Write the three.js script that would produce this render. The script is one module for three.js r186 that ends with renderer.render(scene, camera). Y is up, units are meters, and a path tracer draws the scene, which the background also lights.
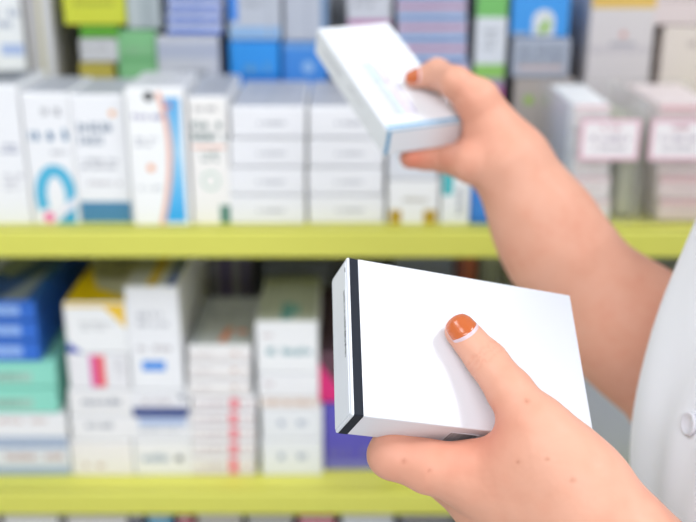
import * as THREE from 'three';
import { RoundedBoxGeometry } from 'three/addons/geometries/RoundedBoxGeometry.js';
import { mergeGeometries } from 'three/addons/utils/BufferGeometryUtils.js';
import { ImprovedNoise } from 'three/addons/math/ImprovedNoise.js';
import { RectAreaLightUniformsLib } from 'three/addons/lights/RectAreaLightUniformsLib.js';

// ---------------------------------------------------------------- camera, light, exposure
const W = 696, H = 522, F = 967, PITCH = 20 * Math.PI / 180, EYE = new THREE.Vector3(0, 1.45, 0);
const scene = new THREE.Scene();
scene.background = new THREE.Color(0x20242a);
const camera = new THREE.PerspectiveCamera(2 * Math.atan(H / 2 / F) * 180 / Math.PI, W / H, 0.02, 30);
camera.position.copy(EYE);
camera.rotation.set(-PITCH, 0, 0);
camera.focus = 0.415;
camera.userData.fStop = 5.9;
const renderer = new THREE.WebGLRenderer({ antialias: true });
renderer.toneMapping = THREE.LinearToneMapping;
renderer.toneMappingExposure = 0.37;
renderer.shadowMap.enabled = true;
RectAreaLightUniformsLib.init();
// [x, z, width, length, intensity] of the ceiling panels of the shop
const PANELS = [[1.15, -0.15, 0.4, 0.6, 95], [-0.9, -0.25, 0.6, 1.2, 17], [0.0, 1.7, 2.0, 0.8, 30]];
const CEILING = 2.75;

// ---------------------------------------------------------------- helpers
let seed = 7;
const rnd = (a = 0, b = 1) => { seed = (seed * 1664525 + 1013904223) >>> 0; return a + (b - a) * seed / 4294967296; };
const V = (x, y, z) => new THREE.Vector3(x, y, z);
const cosP = Math.cos(PITCH), sinP = Math.sin(PITCH);
const toWorld = (x, y, z) => V(x, EYE.y + y * cosP + z * sinP, -y * sinP + z * cosP);       // camera axes to world axes
const dirWorld = (x, y, z) => V(x, y * cosP + z * sinP, -y * sinP + z * cosP);
const at = (px, py, d) => toWorld((px - W / 2) / F * d, -(py - H / 2) / F * d, -d);          // a pixel at a depth
const heightAt = (py, z) => EYE.y + z * Math.tan(PITCH + Math.atan((py - H / 2) / F));       // world height seen at a row on the plane z
const acrossAt = (px, y, z) => (px - W / 2) / F * (-z * cosP + (EYE.y - y) * sinP);          // world x seen at a column

const used = new Map();
function numbered(name) { const n = used.get(name) ?? 0; used.set(name, n + 1); return n ? `${name}_${String(n).padStart(3, '0')}` : name; }
function tag(o, label, category, group) { o.userData.label = label; o.userData.category = category; if (group) o.userData.group = group; return o; }
function thing(name, label, category, p, group) { const o = new THREE.Group(); o.name = numbered(name); o.position.copy(p); scene.add(o); return tag(o, label, category, group); }
function part(name, geometry, material, parent) { const m = new THREE.Mesh(geometry, material); m.name = name; m.castShadow = m.receiveShadow = true; parent.add(m); return m; }
function struct(name, geometry, material, p) { const m = new THREE.Mesh(geometry, material); m.name = name; m.castShadow = m.receiveShadow = true; m.position.copy(p); m.userData.kind = 'structure'; scene.add(m); return m; }
const mats = new Map();
function paint(css, roughness = 0.5, more = {}) {
  const key = css + roughness + JSON.stringify(more);
  if (!mats.has(key)) mats.set(key, new THREE.MeshPhysicalMaterial({ color: css, roughness, ...more }));
  return mats.get(key);
}
const canvases = new Map();
function printed(key, w, h, base, draw, roughness = 0.45) {
  if (canvases.has(key)) return canvases.get(key);
  const c = document.createElement('canvas'); c.width = w; c.height = h;
  const g = c.getContext('2d'); g.fillStyle = base; g.fillRect(0, 0, w, h); draw(g, w, h);
  const t = new THREE.CanvasTexture(c); t.colorSpace = THREE.SRGBColorSpace; t.anisotropy = 4;
  const m = new THREE.MeshPhysicalMaterial({ map: t, roughness });
  canvases.set(key, m);
  return m;
}
// small print that cannot be read in the photograph: rows of short uneven strokes; all numbers are shares of the face
function words(g, x, y, w, h, color, lines = 1) {
  const CW = g.canvas.width, CH = g.canvas.height, lh = h * CH / lines;
  g.fillStyle = '#' + new THREE.Color(color).multiplyScalar(0.62).getHexString();
  for (let l = 0; l < lines; l++) {
    let cx = x * CW; const end = (x + w * (l ? rnd(0.7, 1) : 1)) * CW, top = y * CH + l * lh;
    while (cx < end) {
      const s = lh * rnd(0.3, 0.55);
      if (rnd() < 0.16) { cx += s; continue; }
      const up = rnd() < 0.3 ? 0 : 0.2;
      g.fillRect(cx, top + lh * up * 0.8, s * 0.42, lh * (0.72 - up * 0.8));
      if (rnd() < 0.7) g.fillRect(cx, top + lh * (rnd() < 0.5 ? 0.3 : 0.55), s * 0.75, lh * 0.16);
      if (rnd() < 0.5) g.fillRect(cx + s * 0.5, top + lh * 0.22, s * 0.26, lh * 0.5);
      cx += s;
    }
  }
}
const rect = (g, x, y, w, h, color) => { g.fillStyle = color; g.fillRect(x * g.canvas.width, y * g.canvas.height, w * g.canvas.width, h * g.canvas.height); };
const disc = (g, x, y, r, color) => { g.fillStyle = color; g.beginPath(); g.arc(x * g.canvas.width, y * g.canvas.height, r * g.canvas.width, 0, 7); g.fill(); };
const poly = (g, color, ...p) => { g.fillStyle = color; g.beginPath(); p.forEach(([x, y], i) => g[i ? 'lineTo' : 'moveTo'](x * g.canvas.width, y * g.canvas.height)); g.fill(); };

// ---------------------------------------------------------------- the room
const wallMat = paint('#e9eae8', 0.8), floorMat = printed('floor', 512, 512, '#d9d8d4', (g) => { for (let i = 0; i < 9000; i++) rect(g, rnd(), rnd(), 0.004, 0.004, ['#cfcdc8', '#e2e1dd', '#c8c5c0'][i % 3]); }, 0.35);
floorMat.map.wrapS = floorMat.map.wrapT = THREE.RepeatWrapping; floorMat.map.repeat.set(8, 6);
struct('floor', new THREE.BoxGeometry(6.2, 0.1, 4.9), floorMat, V(0, -0.05, 0.8));
struct('ceiling', new THREE.BoxGeometry(6.2, 0.1, 4.9), wallMat, V(0, CEILING + 0.05, 0.8));
struct('wall_back', new THREE.BoxGeometry(6.2, CEILING, 0.1), wallMat, V(0, CEILING / 2, -1.6));
struct('wall_front', new THREE.BoxGeometry(6.2, CEILING, 0.1), wallMat, V(0, CEILING / 2, 3.2));
struct('wall_left', new THREE.BoxGeometry(0.1, CEILING, 4.7), wallMat, V(-3.05, CEILING / 2, 0.8));
struct('wall_right', new THREE.BoxGeometry(0.1, CEILING, 4.7), wallMat, V(3.05, CEILING / 2, 0.8));
PANELS.forEach(([x, z, w, l, power], i) => {
  const t = thing('ceiling_light', ['white ceiling light panel over the shelf front, to the right', 'white ceiling light panel over the shelf front, to the left', 'white ceiling light panel behind the camera'][i], 'ceiling light', V(x, CEILING, z));
  const frame = new THREE.Shape([[-1, -1], [1, -1], [1, 1], [-1, 1]].map(([a, b]) => new THREE.Vector2(a * (w / 2 + 0.03), b * (l / 2 + 0.03))));
  frame.holes.push(new THREE.Path([[-1, -1], [-1, 1], [1, 1], [1, -1]].map(([a, b]) => new THREE.Vector2(a * w / 2, b * l / 2))));
  const fg = new THREE.ExtrudeGeometry(frame, { depth: 0.03, bevelEnabled: false }); fg.rotateX(Math.PI / 2);
  part('frame', fg, paint('#f2f2f0', 0.5), t);
  part('diffuser', new THREE.BoxGeometry(w, 0.01, l), new THREE.MeshStandardMaterial({ color: '#ffffff', emissive: '#ffffff', emissiveIntensity: 1.5 }), t).position.y = -0.01;
  const a = new THREE.RectAreaLight(0xf3f7ff, power, w, l);
  a.position.set(x, CEILING - 0.035, z); a.rotation.x = -Math.PI / 2; scene.add(a);
});

// ---------------------------------------------------------------- shelving
const LEVELS = [0.51, 0.8225, 1.1375], FRONT = -0.95, BACKZ = -1.31;
{
  const t = thing('shelving_unit', 'yellow-green metal shelf unit filled with rows of medicine boxes', 'shelf', V(0, 0, FRONT));
  const lime = new THREE.MeshPhysicalMaterial({ color: '#d6d45c', roughness: 0.42 });
  const depth = FRONT - BACKZ;
  part('back_panel', new THREE.BoxGeometry(2.4, 1.75, 0.02), paint('#8d9096', 0.6), t).position.set(0, 0.875, -depth - 0.01);
  for (const x of [-1.19, 1.19]) part('upright', new RoundedBoxGeometry(0.03, 1.75, 0.05, 2, 0.004), paint('#c9cbc8', 0.4), t).position.set(x, 0.875, -depth + 0.026);
  part('base_plinth', new RoundedBoxGeometry(2.4, 0.12, depth, 2, 0.004), paint('#b9bcb6', 0.5), t).position.set(0, 0.06, -depth / 2);
  LEVELS.forEach((y, i) => {
    const b = thing('shelf_board', ['yellow-green shelf board at the very bottom, mostly out of frame', 'lower yellow-green shelf board, below the stacked piles of cartons', 'upper yellow-green shelf board, running behind the reaching forearm'][i], 'shelf board', V(0, y, FRONT));
    part('board', new RoundedBoxGeometry(2.34, 0.022, depth - 0.002, 2, 0.002), lime, b).position.set(0, -0.011, -depth / 2 + 0.0005);
    part('front_edge', new RoundedBoxGeometry(2.36, 0.029, 0.014, 3, 0.003), lime, b).position.set(0, -0.0145, -0.004);
  });
}

// ---------------------------------------------------------------- cartons on the shelves
const boxGeo = new Map();
function rounded(w, h, d, r = 0.0018) {
  const k = [w, h, d].map((x) => Math.round(x * 2000)).join();
  if (!boxGeo.has(k)) boxGeo.set(k, new RoundedBoxGeometry(w, h, d, 2, Math.min(r, h * 0.2)));
  return boxGeo.get(k);
}
// o: x0, x1 (columns at its middle), top (row of the front top edge), y0 (height it stands on), z, depth, color, face [key, base, draw], lid [key, base, draw]
function carton(label, o) {
  const z = o.z, y0 = o.y0, y1 = o.y1 ?? heightAt(o.top, z), h = y1 - y0, ym = (y0 + y1) / 2;
  const xa = acrossAt(o.x0, ym, z), xb = acrossAt(o.x1, ym, z), w = xb - xa, d = o.depth ?? 0.14;
  const t = thing(o.name ?? 'medicine_carton', label, o.category ?? 'medicine box', V((xa + xb) / 2, y0, z - d / 2), o.group);
  t.rotation.y = (o.turn ?? rnd(-1, 1) * 0.6) * Math.PI / 180;
  const body = paint(o.color ?? '#f4f4f5', 0.45);
  part('carton', rounded(w, h, d), body, t).position.y = h / 2;
  const pw = w - 0.0024, ph = h - 0.0024;
  if (o.face) {
    const long = Math.max(w, h), m = printed(o.face[0], Math.max(64, Math.round(256 * w / long)), Math.max(48, Math.round(256 * h / long)), o.face[1], o.face[2]);
    part('end_flap', new THREE.BoxGeometry(pw, ph, 0.0008), [body, body, body, body, m, body], t).position.set(0, h / 2, d / 2 + 0.0002);
  }
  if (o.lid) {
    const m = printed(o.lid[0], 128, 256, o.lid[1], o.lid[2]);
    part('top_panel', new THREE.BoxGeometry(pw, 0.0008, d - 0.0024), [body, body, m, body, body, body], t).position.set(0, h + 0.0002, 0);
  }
  o.made = t;
  return { y1: y1 + 0.0011, t };
}
// a pile from the bottom up: rows = [row of top edge, label, extras]
function pile(y0, base, rows) { let y = y0; for (const [top, label, more] of rows) y = carton(label, { ...base, ...more, y0: y, top }).y1; return y; }

const U = LEVELS[2], L = LEVELS[1], D = LEVELS[0];
const fz = -0.972, bz = -1.143, lz = -0.985;
const white = '#f1f1f4';
// upper shelf, front row, from the left
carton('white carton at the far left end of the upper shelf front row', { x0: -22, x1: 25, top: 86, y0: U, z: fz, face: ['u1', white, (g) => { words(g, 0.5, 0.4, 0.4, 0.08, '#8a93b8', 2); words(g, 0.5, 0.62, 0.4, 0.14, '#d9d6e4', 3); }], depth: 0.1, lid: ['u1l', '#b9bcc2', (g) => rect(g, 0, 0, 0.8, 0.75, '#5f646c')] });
carton('white carton with blue lettering and a turquoise swoosh ending in a pink spot', { x0: 27, x1: 74, top: 93, y0: U, z: fz, face: ['u2', white, (g) => {
  words(g, 0.42, 0.1, 0.4, 0.08, '#9a9aa6'); words(g, 0.1, 0.26, 0.8, 0.12, '#3f7fb4'); words(g, 0.55, 0.42, 0.35, 0.05, '#c8c8d2');
  g.strokeStyle = '#4fb4d8'; g.lineWidth = g.canvas.width * 0.26; g.beginPath(); g.ellipse(g.canvas.width * 0.55, g.canvas.height * 0.78, g.canvas.width * 0.34, g.canvas.height * 0.2, 0, 2.6, 6.8); g.stroke();
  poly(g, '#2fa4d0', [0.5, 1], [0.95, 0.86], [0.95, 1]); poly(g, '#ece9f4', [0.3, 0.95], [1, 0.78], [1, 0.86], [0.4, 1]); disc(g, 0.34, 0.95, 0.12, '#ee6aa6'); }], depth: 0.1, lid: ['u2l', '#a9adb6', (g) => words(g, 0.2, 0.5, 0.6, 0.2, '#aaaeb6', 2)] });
carton('white carton with an orange dot and a steel-blue band along its foot', { x0: 75, x1: 129, top: 95, y0: U, z: fz - 0.004, face: ['u3', white, (g) => {
  disc(g, 0.78, 0.13, 0.06, '#f0a860'); words(g, 0.1, 0.2, 0.62, 0.2, '#93a5bd', 2); words(g, 0.1, 0.48, 0.75, 0.1, '#b9bac6', 2); words(g, 0.2, 0.66, 0.65, 0.05, '#d8cfd6'); rect(g, 0, 0.83, 1, 0.17, '#4a86ae'); }], depth: 0.1, lid: ['u2l'] });
carton('tall white carton with a sky-blue panel, salmon curve and black hang hole', { x0: 129, x1: 187, top: 88, y0: U, z: fz + 0.004, depth: 0.1, face: ['u4', '#f8f8f8', (g, w, h) => {
  const b = g.createLinearGradient(0, 0, 0, h); b.addColorStop(0, '#4aa6e4'); b.addColorStop(0.45, '#a6d4f0'); b.addColorStop(1, '#28a8ee');
  poly(g, b, [0.66, 0.06], [0.94, 0.06], [0.94, 0.98], [0.5, 0.98], [0.7, 0.6], [0.76, 0.35]);
  g.strokeStyle = '#eeb49e'; g.lineWidth = w * 0.09; g.beginPath(); g.moveTo(w * 0.56, 0.02 * h); g.quadraticCurveTo(w * 0.9, h * 0.42, w * 0.5, h); g.stroke();
  g.fillStyle = '#26262c'; g.beginPath(); g.ellipse(w * 0.4, h * 0.05, w * 0.09, h * 0.035, 0, 0, 7); g.fill();
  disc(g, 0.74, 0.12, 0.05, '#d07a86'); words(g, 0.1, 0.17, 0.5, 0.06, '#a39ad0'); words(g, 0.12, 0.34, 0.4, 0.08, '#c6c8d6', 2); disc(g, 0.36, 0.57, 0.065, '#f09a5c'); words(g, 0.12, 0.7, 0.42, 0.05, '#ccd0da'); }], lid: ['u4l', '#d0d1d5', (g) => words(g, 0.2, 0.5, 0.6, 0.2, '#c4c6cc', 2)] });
carton('slim white carton with dark green lettering, orange rule and pale green ring', { x0: 190, x1: 229, top: 97, y0: U, z: fz, face: ['u5', '#f4f1ee', (g, w, h) => {
  words(g, 0.15, 0.06, 0.6, 0.05, '#b8b4b8'); words(g, 0.05, 0.17, 0.9, 0.18, '#6f8a8c', 2); rect(g, 0.05, 0.37, 0.9, 0.02, '#e8a890'); words(g, 0.2, 0.41, 0.6, 0.1, '#8fa6a2', 2);
  g.strokeStyle = '#a9c8b8'; g.lineWidth = w * 0.05; g.beginPath(); g.arc(w * 0.5, h * 0.65, w * 0.22, 0, 7); g.stroke(); rect(g, 0.72, 0.85, 0.28, 0.15, '#4d8274'); }], lid: ['u2l'] });
{
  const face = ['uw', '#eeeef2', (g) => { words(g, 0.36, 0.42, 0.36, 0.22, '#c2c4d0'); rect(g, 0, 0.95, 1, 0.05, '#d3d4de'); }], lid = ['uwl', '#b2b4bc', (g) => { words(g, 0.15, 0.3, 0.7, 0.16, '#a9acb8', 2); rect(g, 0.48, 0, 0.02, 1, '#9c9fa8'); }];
  const nth = ['bottom', 'second from the bottom', 'third from the bottom', 'top'];
  const rows = (which) => [196, 168, 139, 107].map((top, i) => [top, `plain white carton, ${nth[i]} of the ${which} four-high stack of plain white cartons`, i === 3 ? { lid } : {}]);
  pile(U, { x0: 230, x1: 305, z: fz, depth: 0.155, face, group: 'plain white cartons in the left four-high stack' }, rows('left'));
  pile(U, { x0: 308, x1: 384, z: fz - 0.002, depth: 0.155, face, group: 'plain white cartons in the right four-high stack' }, rows('right'));
}
pile(U, { x0: 387, x1: 438, z: fz }, [
  [180, 'white carton with mustard patches at both lower corners, under the box-holding fingers', { face: ['u6', '#f1f1f2', (g) => { words(g, 0.28, 0.38, 0.5, 0.14, '#c9bfa8'); rect(g, 0.02, 0.68, 0.24, 0.32, '#b8961e'); rect(g, 0.72, 0.68, 0.26, 0.32, '#b8961e'); }] }],
  [140, 'pale grey carton lying on the carton with mustard corner patches', { color: '#dcdee4', face: ['u7', '#dfe1e8', (g) => words(g, 0.1, 0.3, 0.6, 0.3, '#bfc3d0', 2)] }]]);
carton('white carton with a teal corner and dark upright lettering', { x0: 441, x1: 470, top: 150, y0: U, z: fz, face: ['u8', '#eef0f2', (g, w, h) => { rect(g, 0, 0, 0.4, 0.6, '#46b6bc'); g.save(); g.translate(w * 0.75, h * 0.5); g.rotate(Math.PI / 2); g.fillStyle = '#5a6472'; for (let i = 0; i < 8; i++) g.fillRect(i * h * 0.05, 0, h * 0.028, w * 0.2 * (0.6 + 0.4 * (i % 2))); g.restore(); }] });
carton('bright blue carton on the upper shelf beside the reaching wrist', { x0: 471, x1: 502, top: 152, y0: U, z: fz, color: '#3f86d6', face: ['u9', '#3a84d8', (g) => { words(g, 0.15, 0.7, 0.7, 0.1, '#6ea6e6'); rect(g, 0, 0.9, 1, 0.1, '#2f74c8'); }] });
// clear bins at the right, with cards on their fronts and cartons inside
function bin(label, px0, px1, cardX0, cardX1) {
  const z = fz, ym = U + 0.07, x0 = acrossAt(px0, ym, z), x1 = acrossAt(px1, ym, z), w = x1 - x0, h = 0.128, d = 0.15;
  const t = thing('clear_bin', label, 'plastic bin', V((x0 + x1) / 2, U, z - d / 2));
  const clear = new THREE.MeshPhysicalMaterial({ color: '#ffffff', roughness: 0.3, transmission: 1, thickness: 0, ior: 1.45 });
  part('front_pane', new RoundedBoxGeometry(w, h, 0.002, 2, 0.0008), clear, t).position.set(0, h / 2, d / 2);
  part('back_pane', new RoundedBoxGeometry(w, h, 0.002, 2, 0.0008), clear, t).position.set(0, h / 2, -d / 2);
  for (const s of [-1, 1]) part('side_pane', new RoundedBoxGeometry(0.002, h, d - 0.004, 2, 0.0008), clear, t).position.set(s * (w / 2 - 0.001), h / 2, 0);
  part('floor_pane', new RoundedBoxGeometry(w - 0.005, 0.002, d - 0.004, 2, 0.0008), clear, t).position.set(0, 0.0011, 0);
  const ca = acrossAt(cardX0, ym, z), cb = acrossAt(cardX1, ym, z), cw = cb - ca, ch = 0.043;
  const m = printed('card' + (px0 < 600), 192, 140, '#f8f2f4', (g) => { g.strokeStyle = '#eab2c4'; g.lineWidth = 9; g.strokeRect(6, 6, 180, 128); words(g, 0.35, 0.14, 0.3, 0.16, '#e08aa0'); words(g, 0.18, 0.4, 0.66, 0.16, '#b9a6c0'); words(g, 0.22, 0.64, 0.55, 0.14, '#c4b8ca'); });
  const e = paint('#f8f2f4', 0.5);
  part('price_card', new THREE.BoxGeometry(cw, ch, 0.0008), [e, e, e, e, m, e], t).position.set((ca + cb) / 2 - (x0 + x1) / 2, heightAt(160, z) - U + ch / 2, d / 2 + 0.0017);
}
bin('clear plastic bin with a pink-edged card, just right of the reaching forearm', 564, 642, 578, 637);
bin('clear plastic bin with a pink-edged card, at the right edge of the photograph', 645, 724, 647, 706);
{
  const pink = ['pk', '#efe6e6', (g) => { rect(g, 0, 0, 1, 0.14, '#e3b4ba'); words(g, 0.1, 0.4, 0.7, 0.3, '#d9c6c8', 2); }], iz = fz - 0.006, f = U + 0.0025;
  const nth = ['bottom one', 'second one up', 'middle one', 'fourth one up', 'top one'];
  pile(f, { x0: 573, x1: 610, z: iz, depth: 0.12, face: pink, turn: 0, group: 'pink-topped cartons inside the left clear bin' }, [199, 176, 153, 130, 104].map((top, i) => [top, `white carton with pink top stripe, ${nth[i]} inside the clear bin beside the forearm`]));
  carton('pale olive carton standing inside the clear bin beside the forearm', { x0: 619, x1: 635, top: 122, y0: f, z: iz - 0.02, depth: 0.09, color: '#b9b9a2', turn: 0, face: ['ol', '#bdbda8', (g) => rect(g, 0.3, 0, 0.3, 1, '#d0d0bc')] });
  pile(f, { x0: 658, x1: 716, z: iz, depth: 0.12, color: '#eadcda', turn: 0, face: ['pk2', '#ead8d6', (g) => { rect(g, 0, 0, 1, 0.2, '#dfa6ac'); words(g, 0.1, 0.4, 0.6, 0.3, '#d6bcbc', 2); }], group: 'pink cartons inside the right clear bin' }, [199, 176, 153, 130, 104].map((top, i) => [top, `pink-striped carton, ${nth[i]} inside the clear bin at the right edge`]));
}
// upper shelf, back row
carton('white carton with faint blue marks, rear row at the top left corner', { x0: -24, x1: 28, top: -40, y0: U, z: bz, depth: 0.13, face: ['b1', '#eceef2', (g) => { words(g, 0.5, 0.2, 0.45, 0.1, '#b9c4e0', 2); rect(g, 0.55, 0.36, 0.45, 0.05, '#a9bce6'); rect(g, 0.2, 0.48, 0.8, 0.2, '#5d626c'); }] });
carton('narrow grey-brown carton in the rear row beside the top left carton', { x0: 31, x1: 58, top: -36, y0: U, z: bz, depth: 0.13, color: '#bcbab8', face: ['b2', '#bdbbbb', (g) => { rect(g, 0.1, 0, 0.14, 1, '#a5a2a8'); rect(g, 0.5, 0.1, 0.1, 0.5, '#c9c193'); rect(g, 0.72, 0, 0.2, 1, '#d2d2d6'); words(g, 0.1, 0.5, 0.8, 0.1, '#8f8a90', 2); }] });
pile(U, { x0: 78, x1: 127, z: bz, depth: 0.13 }, [
  [63, 'olive-yellow carton at the foot of the rear pile with the lime box', { x0: 84, x1: 118, color: '#b3a64c', face: ['b3', '#b7a84a', (g) => words(g, 0.1, 0.2, 0.7, 0.1, '#d6cb8a', 1)] }],
  [39, 'light grey carton between the olive-yellow and green boxes in the rear pile', { x0: 80, x1: 118, color: '#c9c9cc', face: ['b4', '#cacacf', (g) => words(g, 0.1, 0.3, 0.6, 0.2, '#b0b0b8')] }],
  [26, 'flat grass-green carton lying under the lime-yellow box', { x0: 80, x1: 118, color: '#5aa22c' }],
  [-22, 'lime-yellow box topping the rear pile at upper left', { x0: 62, x1: 124, color: '#ccd238', face: ['b5', '#cdd23c', (g) => { words(g, 0.12, 0.45, 0.7, 0.2, '#b9bc3c'); }] }]]);
pile(U, { x0: 126, x1: 160, z: bz - 0.004, depth: 0.13 }, [
  [30, 'green carton in the rear row behind the tall sky-blue carton', { x0: 121, color: '#7dbb84', face: ['b6', '#80bd86', (g) => { words(g, 0.15, 0.1, 0.6, 0.06, '#a9d4ac'); rect(g, 0, 0.16, 1, 0.04, '#6aa972'); }] }],
  [-24, 'grey-green carton standing on the green carton in the rear row', { color: '#a9b3b6', face: ['b7', '#abb5b9', (g) => { rect(g, 0.1, 0, 0.15, 1, '#c2cacc'); rect(g, 0.6, 0, 0.1, 1, '#8f9aa0'); }] }]]);
{
  const nth = ['lowest', 'second lowest', 'middle', 'second highest', 'highest'];
  let y = carton('pale grey carton under the stack of thin blue-striped boxes', { x0: 161, x1: 222, top: 36, y0: U, z: bz, depth: 0.13, color: '#c6c9d2', face: ['b8', '#c8cad4', (g) => { rect(g, 0, 0.04, 1, 0.1, '#b2b8cc'); words(g, 0.2, 0.2, 0.6, 0.1, '#b0b4c2'); }] }).y1;
  [24, 13, 2, -9, -20].forEach((top, i) => { y = carton(`thin blue-striped carton, ${nth[i]} of the five in the upper left stack`, { x0: 167, x1: 222, top, y0: y, z: bz, depth: 0.13, color: '#c3cbe6', face: ['b9', '#d3d8ea', (g) => { rect(g, 0, 0.45, 1, 0.55, '#4470d0'); words(g, 0.15, 0.1, 0.6, 0.3, '#9fb4e0'); }], group: 'thin blue-striped cartons in the upper left stack' }).y1; });
}
pile(U, { x0: 232, x1: 281, z: bz, depth: 0.13 }, [
  [41, 'bright azure carton behind the left stack of plain white cartons', { color: '#2a8fe2', face: ['b10', '#2b92e4', (g) => { words(g, 0.15, 0.14, 0.7, 0.1, '#7dbcf0'); rect(g, 0, 0.22, 1, 0.05, '#0f74c8'); }] }],
  [-26, 'grey carton with a vivid blue left edge, on the bright azure carton', { x0: 228, color: '#b9bec8', face: ['b11', '#bcc1cc', (g) => { rect(g, 0, 0, 0.17, 0.72, '#2f83e0'); rect(g, 0, 0.8, 1, 0.2, '#8fb4dc'); rect(g, 0.75, 0, 0.03, 1, '#a4aab6'); words(g, 0.3, 0.4, 0.4, 0.1, '#a9afbc', 2); }] }]]);
pile(U, { x0: 284, x1: 328, z: bz - 0.003, depth: 0.13 }, [
  [42, 'deeper blue carton with a pale emblem behind the right plain stack', { color: '#3f88d4', face: ['b12', '#3d87d6', (g, w, h) => { disc(g, 0.58, 0.17, 0.14, '#8fb6e2'); rect(g, 0, 0, 1, 0.04, '#6c9fd8'); }] }],
  [-26, 'plain grey carton on the deeper blue carton with the emblem', { color: '#b6bac4', face: ['b13', '#b7bcc8', (g) => { rect(g, 0.5, 0, 0.04, 1, '#a2a8b6'); rect(g, 0.86, 0, 0.14, 1, '#5f84ac'); }] }]]);
carton('light grey carton with a magenta rule, just behind the held slanting box', { x0: 347, x1: 390, top: -26, y0: U, z: bz, depth: 0.13, color: '#c3c5cc', face: ['b14', '#c6c8d0', (g) => { rect(g, 0, 0.205, 1, 0.025, '#b06a9c'); words(g, 0.15, 0.08, 0.6, 0.08, '#a8abb8', 2); }] });
{
  let y = carton('pale lilac carton under the stack of thin pink and blue edged boxes', { x0: 398, x1: 467, top: 63, y0: U, z: bz, depth: 0.13, color: '#bcb6cc' }).y1;
  const nth = ['lowest', 'second lowest', 'third lowest', 'fourth lowest', 'fifth lowest', 'sixth lowest', 'seventh lowest', 'highest'];
  [52, 42, 31, 21, 10, 0, -11, -21].forEach((top, i) => { const pink = i % 2; y = carton(`thin carton with ${pink ? 'pink' : 'blue'} edge, ${nth[i]} of eight in the stack over the held box`, { x0: 397, x1: 467, top, y0: y, z: bz, depth: 0.13, color: '#c9c9dc', face: ['b15' + pink, '#c8cce0', (g) => { rect(g, 0, 0.5, 1, 0.5, pink ? '#b0709a' : '#4a86c0'); words(g, 0.1, 0.1, 0.6, 0.3, '#a8b0cc'); }], group: 'thin pink and blue edged cartons in one stack' }).y1; });
}
carton('white carton with grass-green bands at top and foot, rear row behind the hand', { x0: 473, x1: 505, top: -20, y0: U, z: bz, depth: 0.13, color: '#5b626c', face: ['b16', '#d5d8de', (g) => { rect(g, 0, 0, 1, 0.17, '#74b866'); rect(g, 0, 0.4, 1, 0.07, '#8cc060'); rect(g, 0, 0.47, 1, 0.53, '#a08ea4'); rect(g, 0.5, 0.52, 0.5, 0.1, '#c864a8'); words(g, 0.25, 0.22, 0.5, 0.12, '#bcc0ca', 3); }] });
pile(U, { x0: 512, x1: 570, z: bz, depth: 0.13 }, [
  [78, 'brownish carton with green spots in the rear row above the forearm', { color: '#aa9f9a', face: ['b17', '#aca29c', (g) => { disc(g, 0.25, 0.2, 0.08, '#90b83e'); disc(g, 0.45, 0.62, 0.12, '#8aa83c'); rect(g, 0.7, 0, 0.12, 1, '#948a88'); }] }],
  [38, 'grey-blue carton with faint print under the blue-topped emblem box', { color: '#a4abba', face: ['b18', '#a6adbc', (g) => { words(g, 0.1, 0.2, 0.8, 0.5, '#8b94a8', 2); rect(g, 0.1, 0.7, 0.8, 0.14, '#c4b0ac'); }] }],
  [-20, 'sky-blue box with a white and green emblem above the forearm', { color: '#3f92de', face: ['b19', '#4096e0', (g) => { disc(g, 0.56, 0.72, 0.2, '#d5d8dc'); rect(g, 0.36, 0.74, 0.4, 0.26, '#d0d4da'); poly(g, '#8cb83a', [0.46, 0.9], [0.62, 0.66], [0.7, 0.8], [0.56, 0.98]); rect(g, 0, 0.93, 0.3, 0.07, '#9aa8bc'); }] }]]);
carton('large beige carton with a gold top edge and small red mark, rear right', { x0: 584, x1: 648, top: -8, y0: U, z: bz, depth: 0.13, color: '#cfc8c8', face: ['b20', '#d0cacb', (g) => { rect(g, 0, 0, 1, 0.075, '#d8b460'); disc(g, 0.53, 0.21, 0.05, '#c98a84'); rect(g, 0.33, 0.25, 0.4, 0.025, '#a4a2aa'); rect(g, 0, 0.27, 1, 0.04, '#c4bec2'); }] });
pile(U, { x0: 656, x1: 716, z: bz, depth: 0.13 }, [
  [26, 'cream carton under the pinkish one at the top right corner', { color: '#d9cdc6', face: ['b21', '#dacfc8', (g) => words(g, 0.4, 0.08, 0.3, 0.06, '#c4b4b4')] }],
  [-24, 'pinkish beige carton at the top right corner of the photograph', { color: '#d4c4c4', face: ['b22', '#d6c8c8', (g) => words(g, 0.1, 0.35, 0.8, 0.2, '#c8b2b2', 2)] }]]);

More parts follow.
